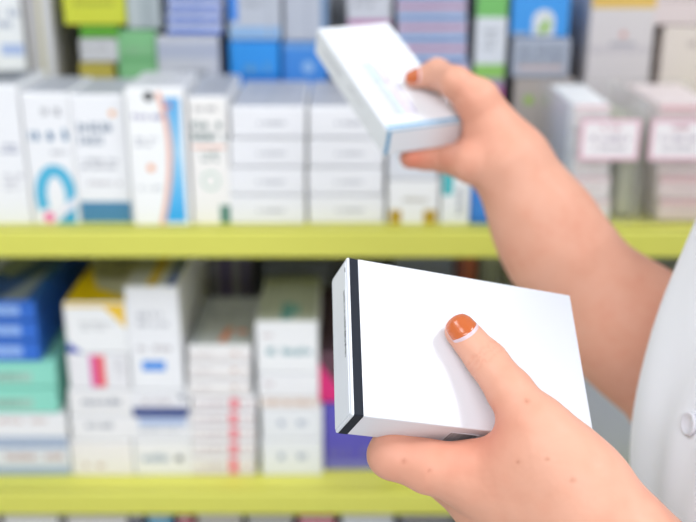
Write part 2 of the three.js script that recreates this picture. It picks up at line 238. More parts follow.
// lower shelf: piles from the left
{
  const nth = ['lower', 'upper'], three = ['lowest', 'middle', 'highest'];
  const pat = ['blid', '#2c5ea8', (g) => { rect(g, 0, 0, 1, 1, '#8f9cb4'); poly(g, '#1d4c9c', [0, 1], [0.4, 1], [0.9, 0.5], [0.7, 0.3], [0.3, 0.7], [0, 0.6]); poly(g, '#1d4c9c', [0, 0.3], [0.5, 0.1], [0.8, 0], [0.2, 0]); rect(g, 0.85, 0, 0.15, 1, '#1d5cb0'); }];
  pile(L, { x0: -30, x1: 60, z: lz, depth: 0.24, turn: 0.4 }, [
    [442, 'white and slate-blue carton at the bottom of the leftmost lower-shelf pile', { x1: 69, color: '#dfe3ec', face: ['l1', '#e2e4ec', (g) => { rect(g, 0, 0, 1, 0.16, '#8fa4c4'); words(g, 0.36, 0.3, 0.55, 0.3, '#e4b8b4'); rect(g, 0, 0.72, 1, 0.28, '#a9bad6'); }] }],
    [414, 'white carton with blurred coral print, under the two mint cartons', { x1: 66, face: ['l2', '#f0eff2', (g) => { words(g, 0.3, 0.12, 0.5, 0.26, '#ecc0b2'); rect(g, 0, 0.84, 1, 0.16, '#a4b6d2'); }] }],
    ...[388, 362].map((top, i) => [top, `mint-green carton, ${nth[i]} of the two beneath the blue cartons`, { x1: 57 - i * 2, color: '#8edac6', face: ['l3', '#90dcc8', (g) => { rect(g, 0, 0.4, 0.72, 0.4, '#a8cdbe'); words(g, 0.3, 0.45, 0.4, 0.3, '#7fb4a6'); }], group: 'mint-green cartons in the leftmost lower pile' }]),
    ...[341, 321, 301].map((top, i) => [top, `royal-blue carton with pale blue panel, ${three[i]} of the three at lower left`, { x1: 39 - i * 2, color: '#2562bc', face: ['l4', '#2c6cd0', (g) => { rect(g, 0, 0.18, 0.76, 0.6, '#8db2f0'); words(g, 0.3, 0.3, 0.4, 0.4, '#a9c4f2'); rect(g, 0.3, 0.24, 0.08, 0.5, '#8f8cd8'); }], ...(i === 2 ? { lid: pat } : {}), group: 'royal-blue cartons in the leftmost lower pile' }])]);
  pile(L, { x0: 70, x1: 134, z: lz, depth: 0.24 }, [
    [441, 'white carton with a line of tiny orange print, bottom of the yellow-cornered pile', { x0: 72, face: ['l5', '#f0ebea', (g) => { words(g, 0.12, 0.62, 0.4, 0.22, '#d8a48c'); }] }],
    [416, 'white carton with pale grey lettering, second from bottom of the yellow-cornered pile', { x0: 70, face: ['l6', '#efedef', (g) => words(g, 0.24, 0.2, 0.6, 0.4, '#b3b9c8')] }],
    [390, 'white carton with bold grey lettering, third from bottom of the yellow-cornered pile', { x0: 68, x1: 132, face: ['l7', '#efedee', (g) => words(g, 0.2, 0.3, 0.66, 0.4, '#9aa3b6')] }],
    [354, 'white carton with a pink-to-red square, beneath the yellow-cornered carton', { x0: 68, x1: 129, face: ['l8', '#eeecef', (g, w) => { const b = g.createLinearGradient(w * 0.36, 0, w * 0.64, 0); b.addColorStop(0, '#dc7cc8'); b.addColorStop(0.5, '#ee5070'); b.addColorStop(1, '#f08a70'); rect(g, 0.36, 0, 0.26, 0.96, b); words(g, 0.8, 0.1, 0.12, 0.6, '#d2d2dc', 4); }] }],
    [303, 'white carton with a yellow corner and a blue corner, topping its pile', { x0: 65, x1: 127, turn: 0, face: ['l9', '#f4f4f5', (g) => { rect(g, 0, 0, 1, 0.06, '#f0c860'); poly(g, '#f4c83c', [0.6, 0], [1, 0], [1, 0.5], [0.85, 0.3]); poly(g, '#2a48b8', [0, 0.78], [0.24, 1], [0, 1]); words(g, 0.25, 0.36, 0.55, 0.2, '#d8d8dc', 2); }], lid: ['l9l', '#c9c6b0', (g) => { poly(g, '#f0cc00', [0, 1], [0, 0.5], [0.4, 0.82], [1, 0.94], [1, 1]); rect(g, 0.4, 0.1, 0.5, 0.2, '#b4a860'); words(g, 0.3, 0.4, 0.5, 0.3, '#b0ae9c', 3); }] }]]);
  pile(L, { x0: 134, x1: 191, z: lz, depth: 0.22 }, [
    [441, 'white carton with pale blue lettering and a dark dot, bottom of the navy-banded pile', { face: ['l10', '#f0eeef', (g) => { words(g, 0.14, 0.34, 0.48, 0.36, '#b4c8e2'); disc(g, 0.8, 0.5, 0.07, '#6a6e78'); }] }],
    [391, 'white carton crossed by a dark navy band near its top', { x0: 132, x1: 190, face: ['l11', '#edecf0', (g) => { rect(g, 0, 0.32, 1, 0.2, '#15357f'); rect(g, 0.1, 0.54, 0.84, 0.16, '#a9bce0'); words(g, 0.2, 0.12, 0.5, 0.16, '#d6c4cc'); disc(g, 0.9, 0.1, 0.06, '#7a8090'); words(g, 0.1, 0.74, 0.7, 0.12, '#c9cfdc'); }] }],
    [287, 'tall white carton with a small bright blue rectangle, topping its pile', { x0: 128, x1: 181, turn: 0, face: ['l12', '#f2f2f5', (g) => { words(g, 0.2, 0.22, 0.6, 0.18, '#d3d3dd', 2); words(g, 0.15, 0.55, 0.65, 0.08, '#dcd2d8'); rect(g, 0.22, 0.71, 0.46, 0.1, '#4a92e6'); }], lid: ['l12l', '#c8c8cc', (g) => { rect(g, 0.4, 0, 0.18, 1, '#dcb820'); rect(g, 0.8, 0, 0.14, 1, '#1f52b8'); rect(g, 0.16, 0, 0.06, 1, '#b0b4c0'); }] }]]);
  const five = ['lowest', 'second lowest', 'middle', 'second highest', 'highest'];
  pile(L, { x0: 191, x1: 256, z: lz, depth: 0.145 }, [
    ...[457, 442, 427, 412, 397].map((top, i) => [top, `thin white carton with a coral-red stripe, ${five[i]} of the five in the stack`, { face: ['l13', '#efe9ea', (g) => { rect(g, 0, 0.84, 1, 0.16, '#d9cdd2'); rect(g, 0.6, 0, 0.13, 0.92, '#ee7480'); words(g, 0.1, 0.3, 0.4, 0.36, '#dcc8cc'); words(g, 0.78, 0.3, 0.2, 0.3, '#e6b4b4'); }], group: 'thin white cartons with a coral-red stripe' }]),
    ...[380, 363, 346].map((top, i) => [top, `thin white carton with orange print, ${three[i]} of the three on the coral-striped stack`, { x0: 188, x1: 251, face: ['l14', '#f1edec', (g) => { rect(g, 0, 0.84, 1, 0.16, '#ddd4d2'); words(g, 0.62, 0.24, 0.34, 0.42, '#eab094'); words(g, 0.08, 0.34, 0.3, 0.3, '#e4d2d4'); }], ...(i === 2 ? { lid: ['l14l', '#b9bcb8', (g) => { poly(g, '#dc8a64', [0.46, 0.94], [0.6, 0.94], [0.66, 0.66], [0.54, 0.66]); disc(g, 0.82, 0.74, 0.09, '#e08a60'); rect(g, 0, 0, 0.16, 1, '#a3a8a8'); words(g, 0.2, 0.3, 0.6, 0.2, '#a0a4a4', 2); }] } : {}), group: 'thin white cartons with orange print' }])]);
  pile(L, { x0: 261, x1: 322, z: lz, depth: 0.138 }, [
    [440, 'white carton with faint blue print, lower of the two under the orange-printed strip', { face: ['l15', '#ecedf0', (g) => words(g, 0.28, 0.3, 0.44, 0.34, '#b4c2dc')], group: 'white cartons with faint blue print' }],
    [409, 'white carton with faint blue print, upper of the two under the orange-printed strip', { face: ['l15'], group: 'white cartons with faint blue print' }],
    [398, 'flat carton with an orange printed strip beneath the teal-lettered pile', { x0: 260, x1: 319, color: '#efe6e0', face: ['l16', '#f0e6e0', (g) => words(g, 0.12, 0.1, 0.74, 0.75, '#e6a878')] }],
    [374, 'blank white carton with a tiny red mark under the teal-lettered carton', { x0: 258, x1: 319, face: ['l17', '#f0eff1', (g) => words(g, 0.1, 0.3, 0.1, 0.26, '#dcb4bc')] }],
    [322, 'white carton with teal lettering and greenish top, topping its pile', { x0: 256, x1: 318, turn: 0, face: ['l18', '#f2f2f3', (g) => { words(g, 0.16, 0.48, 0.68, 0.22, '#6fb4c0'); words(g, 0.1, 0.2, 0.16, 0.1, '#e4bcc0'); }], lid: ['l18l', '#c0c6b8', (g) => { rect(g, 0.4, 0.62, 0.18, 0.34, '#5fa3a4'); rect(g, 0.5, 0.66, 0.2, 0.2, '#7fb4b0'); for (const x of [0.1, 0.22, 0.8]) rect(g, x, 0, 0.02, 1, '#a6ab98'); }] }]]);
  pile(L, { x0: 323, x1: 384, z: lz - 0.012, depth: 0.2 }, [
    [403, 'violet-blue carton with pale print, partly hidden by the near hand', { color: '#5850b4', face: ['l19', '#5a52b8', (g) => { words(g, 0.08, 0.66, 0.8, 0.18, '#8f8ad0'); rect(g, 0, 0.86, 1, 0.14, '#7a78c0'); }] }],
    [352, 'dark carton with a magenta wedge standing on the violet-blue carton', { x0: 317, x1: 372, color: '#47323e', face: ['l20', '#5a3644', (g) => { poly(g, '#dc2478', [0, 0.15], [0.55, 0.95], [0.3, 1], [0, 1]); rect(g, 0.4, 0, 0.6, 0.6, '#8a8a92'); }] }]]);
}
// lower shelf, rear row under the upper board
const rz = -1.2;
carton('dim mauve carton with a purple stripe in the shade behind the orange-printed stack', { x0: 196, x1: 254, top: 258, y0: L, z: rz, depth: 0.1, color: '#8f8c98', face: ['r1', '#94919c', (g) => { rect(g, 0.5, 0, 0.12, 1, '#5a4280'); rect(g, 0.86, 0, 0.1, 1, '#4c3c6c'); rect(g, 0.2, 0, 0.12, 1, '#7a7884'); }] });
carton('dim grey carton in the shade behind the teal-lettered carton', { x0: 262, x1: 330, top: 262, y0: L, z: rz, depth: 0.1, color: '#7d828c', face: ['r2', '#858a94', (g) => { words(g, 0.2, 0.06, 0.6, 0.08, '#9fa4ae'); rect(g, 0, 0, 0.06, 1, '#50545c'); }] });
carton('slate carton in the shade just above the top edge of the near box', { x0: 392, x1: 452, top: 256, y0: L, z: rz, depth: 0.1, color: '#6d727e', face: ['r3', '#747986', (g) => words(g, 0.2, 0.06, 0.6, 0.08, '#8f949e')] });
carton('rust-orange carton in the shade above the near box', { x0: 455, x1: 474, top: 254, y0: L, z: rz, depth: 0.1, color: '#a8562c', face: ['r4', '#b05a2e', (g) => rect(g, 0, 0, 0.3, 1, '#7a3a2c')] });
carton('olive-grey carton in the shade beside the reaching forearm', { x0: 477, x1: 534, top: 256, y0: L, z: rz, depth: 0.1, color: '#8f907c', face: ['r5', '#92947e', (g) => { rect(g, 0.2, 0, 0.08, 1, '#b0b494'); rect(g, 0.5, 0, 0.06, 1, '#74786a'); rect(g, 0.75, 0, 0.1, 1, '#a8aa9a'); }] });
carton('large plain grey carton on the lower shelf beneath the reaching forearm', { x0: 520, x1: 720, top: 330, y0: L, z: lz - 0.01, depth: 0.2, color: '#a9acb4', turn: 0, face: ['r6', '#abaeb6', (g, w, h) => { words(g, 0.1, 0.2, 0.3, 0.08, '#9a9da6', 2); }] });
// third shelf: only the tops of its cartons show under the lower board
[[-20, 8, '#d9d4d4', 'pale grey carton at the left end of the lowest row'], [16, 68, '#efeeee', 'white carton in the lowest row, below the mint cartons'], [76, 134, '#ece8e8', 'white carton in the lowest row, below the yellow-cornered pile'], [138, 151, '#2c3550', 'narrow navy carton in the lowest row beside the cyan one'], [155, 178, '#1d9cc8', 'cyan carton in the lowest row'], [183, 198, '#b83450', 'narrow crimson carton in the lowest row beside the cyan one'], [203, 246, '#b4b0a8', 'warm grey carton in the lowest row, below the coral-striped stack'], [250, 294, '#a9a9a4', 'cool grey carton in the lowest row, left of the rose carton'], [300, 334, '#d8607c', 'rose-pink carton in the lowest row'], [342, 392, '#dfe2ea', 'bluish white carton in the lowest row, right of the rose carton'], [398, 450, '#565660', 'dark grey carton in the lowest row, beside the near wrist']]
  .forEach(([x0, x1, color, label], i) => carton(label, { x0, x1, top: 515 + (i % 3), y0: D, z: lz, depth: 0.18, color, face: ['d' + i, color, (g) => { words(g, 0.15, 0.3, 0.7, 0.1, '#9a9aa4', 2); rect(g, 0, 0, 1, 0.02, '#c9c4c4'); }] }));

// ---------------------------------------------------------------- the two held boxes (camera axes -> world)
function frame(px, py, d, ax, ay, az) { const o = at(px, py, d), X = dirWorld(...ax).normalize(), Z = dirWorld(...az).normalize(), Y = Z.clone().cross(X).normalize(); return { o, X, Y, Z, p: (x, y, z) => o.clone().addScaledVector(X, x).addScaledVector(Y, y).addScaledVector(Z, z) }; }
function orient(t, fr, p) { t.position.copy(p); t.quaternion.setFromRotationMatrix(new THREE.Matrix4().makeBasis(fr.X, fr.Y, fr.Z)); }
const card = new THREE.MeshPhysicalMaterial({ color: '#e4e6ec', roughness: 0.38 });
const NB = frame(351.7, 414.8, 0.40, [0.941, -0.159, -0.3], [-0.026, 0.847, -0.531], [0.338, 0.508, 0.792]);
const nb = { w: 0.1168, h: 0.0773, t: 0.0207 };
function slab(name, w, h, m, parent, p, face) {                      // a printed panel that lies on a face
  const s = part(name, new THREE.BoxGeometry(w, h, 0.00012), [card, card, card, card, m, card], parent);
  s.position.copy(p);
  if (face === 'left') s.rotation.y = -Math.PI / 2;
  if (face === 'bottom') s.rotation.x = Math.PI / 2;
  return s;
}
{
  const t = thing('medicine_carton', 'blank white box with a dark slate band, held by thumb in the near hand', 'medicine box', V(0, 0, 0));
  orient(t, NB, NB.p(nb.w / 2, nb.h / 2, -nb.t / 2));
  part('carton', new RoundedBoxGeometry(nb.w, nb.h, nb.t, 3, 0.0007), card, t);
  const bw = 0.0042, bx = -nb.w / 2 + 0.0011 + bw / 2, e = 0.00012, dark = paint('#1d222c', 0.6, { specularIntensity: 0.4 });
  const ring = [[0, 0, nb.t / 2, nb.h - 0.0008, e * 2], [0, 0, -nb.t / 2, nb.h - 0.0008, e * 2], [0, -nb.h / 2, 0, e * 2, nb.t - 0.0008], [0, nb.h / 2, 0, e * 2, nb.t - 0.0008]].map(([x, y, z, h, d]) => { const g = new THREE.BoxGeometry(bw, h, d); g.translate(bx, y, z); return g; });
  for (const [y, z] of [[1, 1], [1, -1], [-1, 1], [-1, -1]]) { const g = new THREE.CylinderGeometry(0.00082, 0.00082, bw, 12); g.rotateZ(Math.PI / 2); g.translate(bx, y * (nb.h / 2 - 0.0007), z * (nb.t / 2 - 0.0007)); ring.push(g); }
  part('printed_band', mergeGeometries(ring), dark, t).userData.label = 'dark slate band';
  const lines = printed('nbtext', 32, 384, '#e4e6ec', (g, w, h) => { for (let y = 6; y < h - 8; y += rnd(5, 10)) { g.fillStyle = '#3c3c46'; g.fillRect(5 + rnd(0, 4), y, rnd(14, 22), rnd(3, 5)); } });
  slab('printed_text', 0.0032, 0.034, lines, t, V(-nb.w / 2 - 0.00057, 0.006, nb.t / 2 - 0.0034), 'left');
  const flap = part('end_flap', new RoundedBoxGeometry(0.0007, nb.h - 0.003, nb.t - 0.0024, 2, 0.0003), card, t);
  flap.position.set(-nb.w / 2 - 0.00015, -0.0004, -0.0002);
  part('flap_slit', new THREE.CapsuleGeometry(0.0004, 0.0022, 4, 8), paint('#3a3a40', 0.8), t).position.set(-nb.w / 2 - 0.0002, nb.h / 2 - 0.006, nb.t / 2 - 0.0018);
  const bars = printed('nbbars', 256, 96, '#e4e6ec', (g, w, h) => { for (let x = 8; x < w - 8;) { const s = 2 + Math.floor(rnd(0, 4)) * 2.4; g.fillStyle = '#15151a'; g.fillRect(x, 4, s, h - 8); x += s + 3 + Math.floor(rnd(0, 3)) * 2.4; } });
  slab('barcode', 0.0135, 0.012, bars, t, V(-nb.w / 2 + 0.0545, -nb.h / 2 - 0.0001, -0.0012), 'bottom').userData.label = 'black barcode';
}
const FB = frame(387, 129.8, 0.64, [0.923, 0.166, -0.348], [-0.365, 0.663, -0.654], [0.122, 0.73, 0.672]);
const fb = { w: 0.0583, l: 0.133, t: 0.0212 };
{
  const t = thing('medicine_carton', 'white box with thin blue edge lines held slanting in the far hand', 'medicine box', V(0, 0, 0));
  orient(t, FB, FB.p(fb.w / 2, fb.l / 2, -fb.t / 2));
  part('carton', new RoundedBoxGeometry(fb.w, fb.l, fb.t, 3, 0.0009), card, t);
  const top = printed('fbtop', 224, 512, '#eceef2', (g, w, h) => {
    rect(g, 0, 0.975, 1, 0.025, '#6aa8cc');
    g.save(); g.translate(w * 0.2, h * 0.9); g.rotate(-Math.PI / 2);
    g.fillStyle = '#d4d2dc'; g.fillRect(0, w * 0.06, h * 0.34, w * 0.03);
    for (let r = 0; r < 3; r++) { g.fillStyle = ['#b9c2d2', '#9cbcd4', '#b8a0c8'][r]; for (let x = 0; x < h * (r === 2 ? 0.46 : 0.5); x += 9) g.fillRect(x, w * (0.0 + r * 0.085), 4 + rnd(0, 4), w * 0.05); }
    g.fillStyle = '#b4a6cc'; g.fillRect(0, w * 0.27, h * 0.5, w * 0.025); g.restore();
  });
  slab('printed_panel', fb.w - 0.0014, fb.l - 0.0014, top, t, V(0, 0, fb.t / 2 + 0.00005), 'front').userData.label = 'printed top panel with faint lines';
  const end = printed('fbend', 256, 96, '#e9ecf1', (g) => { rect(g, 0, 0, 0.05, 1, '#5f9fc6'); rect(g, 0, 0, 1, 0.07, '#8cbcd8'); });
  const f = slab('end_flap', fb.w - 0.0016, fb.t - 0.0016, end, t, V(0, -fb.l / 2 - 0.00008, 0), 'bottom');
  const side = printed('fbside', 512, 96, '#eaecf0', (g) => { words(g, 0.12, 0.3, 0.3, 0.3, '#cfd0dc', 2); words(g, 0.5, 0.3, 0.2, 0.2, '#d6d4de'); });
  const s = slab('side_panel', fb.l - 0.0016, fb.t - 0.0016, side, t, V(-fb.w / 2 - 0.00006, 0, 0), 'left');
  s.rotation.set(0, 0, 0); s.quaternion.setFromRotationMatrix(new THREE.Matrix4().makeBasis(V(0, -1, 0), V(0, 0, 1), V(-1, 0, 0)));
}

// ---------------------------------------------------------------- the person: distance fields meshed with surface nets
const noise = new ImprovedNoise();
const smin = (a, b, k) => { const h = Math.max(k - Math.abs(a - b), 0) / k; return Math.min(a, b) - h * h * k * 0.25; };
function bone(a, b, ra, rb) { const ab = b.clone().sub(a), l = ab.lengthSq() || 1e-9; return (x, y, z) => { const px = x - a.x, py = y - a.y, pz = z - a.z, t = Math.min(1, Math.max(0, (px * ab.x + py * ab.y + pz * ab.z) / l)), dx = px - ab.x * t, dy = py - ab.y * t, dz = pz - ab.z * t; return Math.sqrt(dx * dx + dy * dy + dz * dz) - (ra + (rb - ra) * t); }; }
const chain = (pts, k = 0.004) => { const f = []; for (let i = 0; i + 1 < pts.length; i++) f.push(bone(pts[i][0], pts[i + 1][0], pts[i][1], pts[i + 1][1])); return union(f, k); };
function union(list, k) { return (x, y, z) => { let d = list[0](x, y, z); for (let i = 1; i < list.length; i++) d = k > 0 ? smin(d, list[i](x, y, z), k) : Math.min(d, list[i](x, y, z)); return d; }; }
function nets(sdf, lo, hi, h, colour) {
  const n = [0, 1, 2].map((i) => Math.ceil((hi.getComponent(i) - lo.getComponent(i)) / h) + 1), [nx, ny, nz] = n, B = 6;
  const g = new Float32Array(nx * ny * nz), id = (i, j, k) => i + nx * (j + ny * k);
  for (let k = 0; k < nz; k += B) for (let j = 0; j < ny; j += B) for (let i = 0; i < nx; i += B) {
    const c = sdf(lo.x + (i + B / 2) * h, lo.y + (j + B / 2) * h, lo.z + (k + B / 2) * h), far = Math.abs(c) > B * h * 0.9 * 1.5;
    for (let c2 = k; c2 < Math.min(k + B, nz); c2++) for (let b = j; b < Math.min(j + B, ny); b++) for (let a = i; a < Math.min(i + B, nx); a++) g[id(a, b, c2)] = far ? c : sdf(lo.x + a * h, lo.y + b * h, lo.z + c2 * h);
  }
  const vid = new Int32Array(nx * ny * nz).fill(-1), pos = [], idx = [];
  const corners = [0, 1, nx, nx + 1, nx * ny, nx * ny + 1, nx * ny + nx, nx * ny + nx + 1];
  const edges = [[0, 1], [2, 3], [4, 5], [6, 7], [0, 2], [1, 3], [4, 6], [5, 7], [0, 4], [1, 5], [2, 6], [3, 7]];
  for (let k = 0; k < nz - 1; k++) for (let j = 0; j < ny - 1; j++) for (let i = 0; i < nx - 1; i++) {
    const o = id(i, j, k); let m = 0;
    for (let c = 0; c < 8; c++) if (g[o + corners[c]] < 0) m |= 1 << c;
    if (m === 0 || m === 255) continue;
    let x = 0, y = 0, z = 0, cnt = 0;
    for (const [a, b] of edges) if (((m >> a) & 1) !== ((m >> b) & 1)) {
      const va = g[o + corners[a]], t = va / (va - g[o + corners[b]]);
      x += (a & 1) + t * ((b & 1) - (a & 1)); y += ((a >> 1) & 1) + t * (((b >> 1) & 1) - ((a >> 1) & 1)); z += (a >> 2) + t * ((b >> 2) - (a >> 2)); cnt++;
    }
    vid[o] = pos.length / 3;
    pos.push(lo.x + (i + x / cnt) * h, lo.y + (j + y / cnt) * h, lo.z + (k + z / cnt) * h);
  }
  const quad = (a, b, c, d, flip) => { if (a < 0 || b < 0 || c < 0 || d < 0) return; if (flip) idx.push(a, c, b, a, d, c); else idx.push(a, b, c, a, c, d); };
  for (let k = 1; k < nz - 1; k++) for (let j = 1; j < ny - 1; j++) for (let i = 1; i < nx - 1; i++) {
    const o = id(i, j, k), s = g[o] < 0;
    if (s !== g[o + 1] < 0) quad(vid[o - nx - nx * ny], vid[o - nx * ny], vid[o], vid[o - nx], !s);
    if (s !== g[o + nx] < 0) quad(vid[o - 1 - nx * ny], vid[o - nx * ny], vid[o], vid[o - 1], s);
    if (s !== g[o + nx * ny] < 0) quad(vid[o - 1 - nx], vid[o - nx], vid[o], vid[o - 1], !s);
  }
  const P = new Float32Array(pos), N = new Float32Array(P.length), C = new Float32Array(P.length), e = h * 0.6, c = new THREE.Color();
  for (let i = 0; i < P.length; i += 3) {
    let x = P[i], y = P[i + 1], z = P[i + 2];
    const gx = sdf(x + e, y, z) - sdf(x - e, y, z), gy = sdf(x, y + e, z) - sdf(x, y - e, z), gz = sdf(x, y, z + e) - sdf(x, y, z - e), l = Math.hypot(gx, gy, gz) || 1;
    N[i] = gx / l; N[i + 1] = gy / l; N[i + 2] = gz / l;
    const d = Math.max(-h * 0.5, Math.min(h * 0.5, sdf(x, y, z)));
    P[i] -= N[i] * d; P[i + 1] -= N[i + 1] * d; P[i + 2] -= N[i + 2] * d;
    colour(c, P[i], P[i + 1], P[i + 2]); C[i] = c.r; C[i + 1] = c.g; C[i + 2] = c.b;
  }
  const geo = new THREE.BufferGeometry();
  geo.setAttribute('position', new THREE.BufferAttribute(P, 3)); geo.setAttribute('normal', new THREE.BufferAttribute(N, 3)); geo.setAttribute('color', new THREE.BufferAttribute(C, 3));
  geo.setIndex(idx);
  return geo;
}
// depth of a plane of a held box under a pixel: local z = level, plus r along the normal
function onPlane(fr, level, px, py, r) { const d = at(px, py, 1).sub(EYE), q = fr.p(0, 0, level + r).sub(EYE); return at(px, py, q.dot(fr.Z) / d.dot(fr.Z)); }
const J = (px, py, d, r) => [at(px, py, d), r];

// near (left) hand
const backP = (px, py, r) => [onPlane(NB, -nb.t, px, py, -r), r];
const nThumbTip = [onPlane(NB, 0, 461, 331, 0.0076), 0.0074], nThumbIP = [onPlane(NB, 0, 487, 361, 0.0108), 0.0086];
const nThumb = chain([nThumbTip, nThumbIP, J(512, 394, 0.412, 0.0098), J(540, 432, 0.404, 0.0122)], 0.003);
const nThenar = chain([J(536, 428, 0.404, 0.0125), J(580, 482, 0.395, 0.0165), J(640, 560, 0.388, 0.022)], 0.012);
const nIndex = chain([J(468, 474, 0.419, 0.0126), J(430, 467, 0.421, 0.0114), J(392, 455, 0.425, 0.0104), backP(400, 425, 0.0086), backP(436, 395, 0.0072)], 0.003);
const nMiddle = chain([J(484, 506, 0.43, 0.0122), J(424, 464, 0.45, 0.0092), backP(428, 410, 0.0085), backP(468, 372, 0.0075)], 0.003);
const nRing = chain([J(512, 530, 0.446, 0.0118), J(450, 474, 0.474, 0.009), backP(458, 412, 0.0082), backP(500, 378, 0.0072)], 0.003);
const nLittle = chain([J(540, 552, 0.458, 0.011), J(482, 505, 0.487, 0.008), backP(496, 434, 0.0073), backP(528, 405, 0.0065)], 0.003);
const nWrist = J(668, 640, 0.39, 0.027), nElbow = [V(0.3, 1.03, -0.235), 0.042], nShoulder = [V(0.315, 1.315, -0.235), 0.05];
const nPalm = union([
  bone(J(468, 475, 0.418)[0], at(610, 560, 0.40), 0.0128, 0.021), bone(J(484, 506, 0.43)[0], at(625, 585, 0.41), 0.0125, 0.019),
  bone(J(512, 530, 0.446)[0], at(640, 605, 0.42), 0.012, 0.018), bone(J(540, 552, 0.458)[0], at(655, 620, 0.425), 0.011, 0.017),
  bone(at(524, 474, 0.405), at(575, 520, 0.398), 0.0135, 0.02), bone(at(500, 459, 0.413), at(545, 452, 0.405), 0.0082, 0.013),
  bone(at(640, 600, 0.40), nWrist[0], 0.026, 0.027)], 0.014);
const nForearm = union([bone(nWrist[0], nElbow[0], 0.027, 0.041)], 0);
const nIPcrease = nThumbIP[0], nAxis = nThumbTip[0].clone().sub(nThumbIP[0]).normalize();
const nearSkin = (x, y, z) => {
  let d = smin(nPalm(x, y, z), nThenar(x, y, z), 0.016);
  d = smin(d, nForearm(x, y, z), 0.02);
  d = smin(d, nThumb(x, y, z), 0.006);
  let f = smin(nIndex(x, y, z), nLittle(x, y, z), 0.001);
  f = Math.min(f, nMiddle(x, y, z), nRing(x, y, z));
  d = smin(d, f, 0.007);
  if (d < 0.004) {
    const u = (x - nIPcrease.x) * nAxis.x + (y - nIPcrease.y) * nAxis.y + (z - nIPcrease.z) * nAxis.z;
    if (Math.abs(u) < 0.006 && Math.hypot(x - nIPcrease.x, y - nIPcrease.y, z - nIPcrease.z) < 0.0125) { const w = noise.noise(x * 300, y * 300, z * 300) * 0.0018; for (const c of [-0.0022, 0.0004, 0.003]) d += (0.00016 + 0.0003 * Math.max(0, noise.noise(x * 260, y * 260, z * 260 + c * 900))) * Math.exp(-(((u + w - c) / 0.00055) ** 2)); }
    d += noise.noise(x * 90, y * 90, z * 90) * 0.00035 + noise.noise(x * 420, y * 420, z * 420) * 0.00008;
  }
  return d;
};
// far (right) hand
const B = (x, y, z, r) => [FB.p(x, y, z), r];
const fThumbTip = [onPlane(FB, 0, 413, 79, 0.0062), 0.0062], fThumbIP = [onPlane(FB, 0, 437, 74, 0.013), 0.0102];
const fThumb = chain([fThumbTip, fThumbIP, J(456, 83, 0.65, 0.0108), J(475, 100, 0.652, 0.0128)], 0.004);
const fThenar = chain([J(476, 101, 0.653, 0.0128), J(490, 132, 0.655, 0.014), J(503, 162, 0.656, 0.021)], 0.005);
const fIndex = chain([J(471, 165, 0.652, 0.0128), B(0.05, 0.001, -fb.t - 0.0105, 0.01), B(0.036, 0.003, -fb.t - 0.0095, 0.0086), B(0.0245, 0.004, -fb.t - 0.0085, 0.0075)], 0.003);
const fMiddle = chain([J(484, 152, 0.672, 0.0125), B(0.05, 0.022, -fb.t - 0.009, 0.009), B(0.02, 0.028, -fb.t - 0.008, 0.0075)], 0.003);
const fRing = chain([J(490, 146, 0.688, 0.012), B(0.05, 0.042, -fb.t - 0.009, 0.0086), B(0.024, 0.048, -fb.t - 0.008, 0.0072)], 0.003);
const fLittle = chain([J(496, 144, 0.702, 0.011), B(0.056, 0.06, -fb.t - 0.008, 0.0076), B(0.034, 0.066, -fb.t - 0.0075, 0.0064)], 0.003);
const fWrist = J(509, 166, 0.658, 0.0228), fElbow = J(706, 418, 0.668, 0.041), fShoulder = [V(0.315, 1.33, -0.59), 0.05];
const fPalm = union([bone(J(476, 156, 0.654)[0], fWrist[0], 0.0125, 0.021), bone(J(484, 152, 0.672)[0], fWrist[0], 0.0125, 0.021), bone(J(490, 146, 0.688)[0], at(504, 168, 0.67), 0.012, 0.017), bone(J(496, 144, 0.702)[0], at(504, 170, 0.676), 0.010, 0.014), bone(at(484, 115, 0.662), at(482, 150, 0.66), 0.0105, 0.0115)], 0.005);
const fArm = union([bone(fWrist[0], at(538, 213, 0.66), 0.0228, 0.0261), bone(at(538, 213, 0.66), at(560, 253, 0.662), 0.0261, 0.0298), bone(at(482, 100, 0.658), at(514, 153, 0.662), 0.011, 0.0122), bone(at(560, 253, 0.662), at(632, 328, 0.665), 0.0298, 0.0395), bone(at(632, 328, 0.665), fElbow[0], 0.0395, 0.0405)], 0.03);
const fUpper = bone(fElbow[0], fShoulder[0], 0.041, 0.048);
const farSkin = (x, y, z) => {
  let d = smin(fPalm(x, y, z), fThenar(x, y, z), 0.007);
  d = smin(d, fArm(x, y, z), 0.012);
  d = smin(d, fUpper(x, y, z), 0.02);
  d = smin(d, fThumb(x, y, z), 0.007);
  let f = Math.min(fIndex(x, y, z), fMiddle(x, y, z), fRing(x, y, z), fLittle(x, y, z));
  d = smin(d, f, 0.006);
  return d + (d < 0.005 ? noise.noise(x * 60, y * 60, z * 60) * 0.0005 : 0);
};
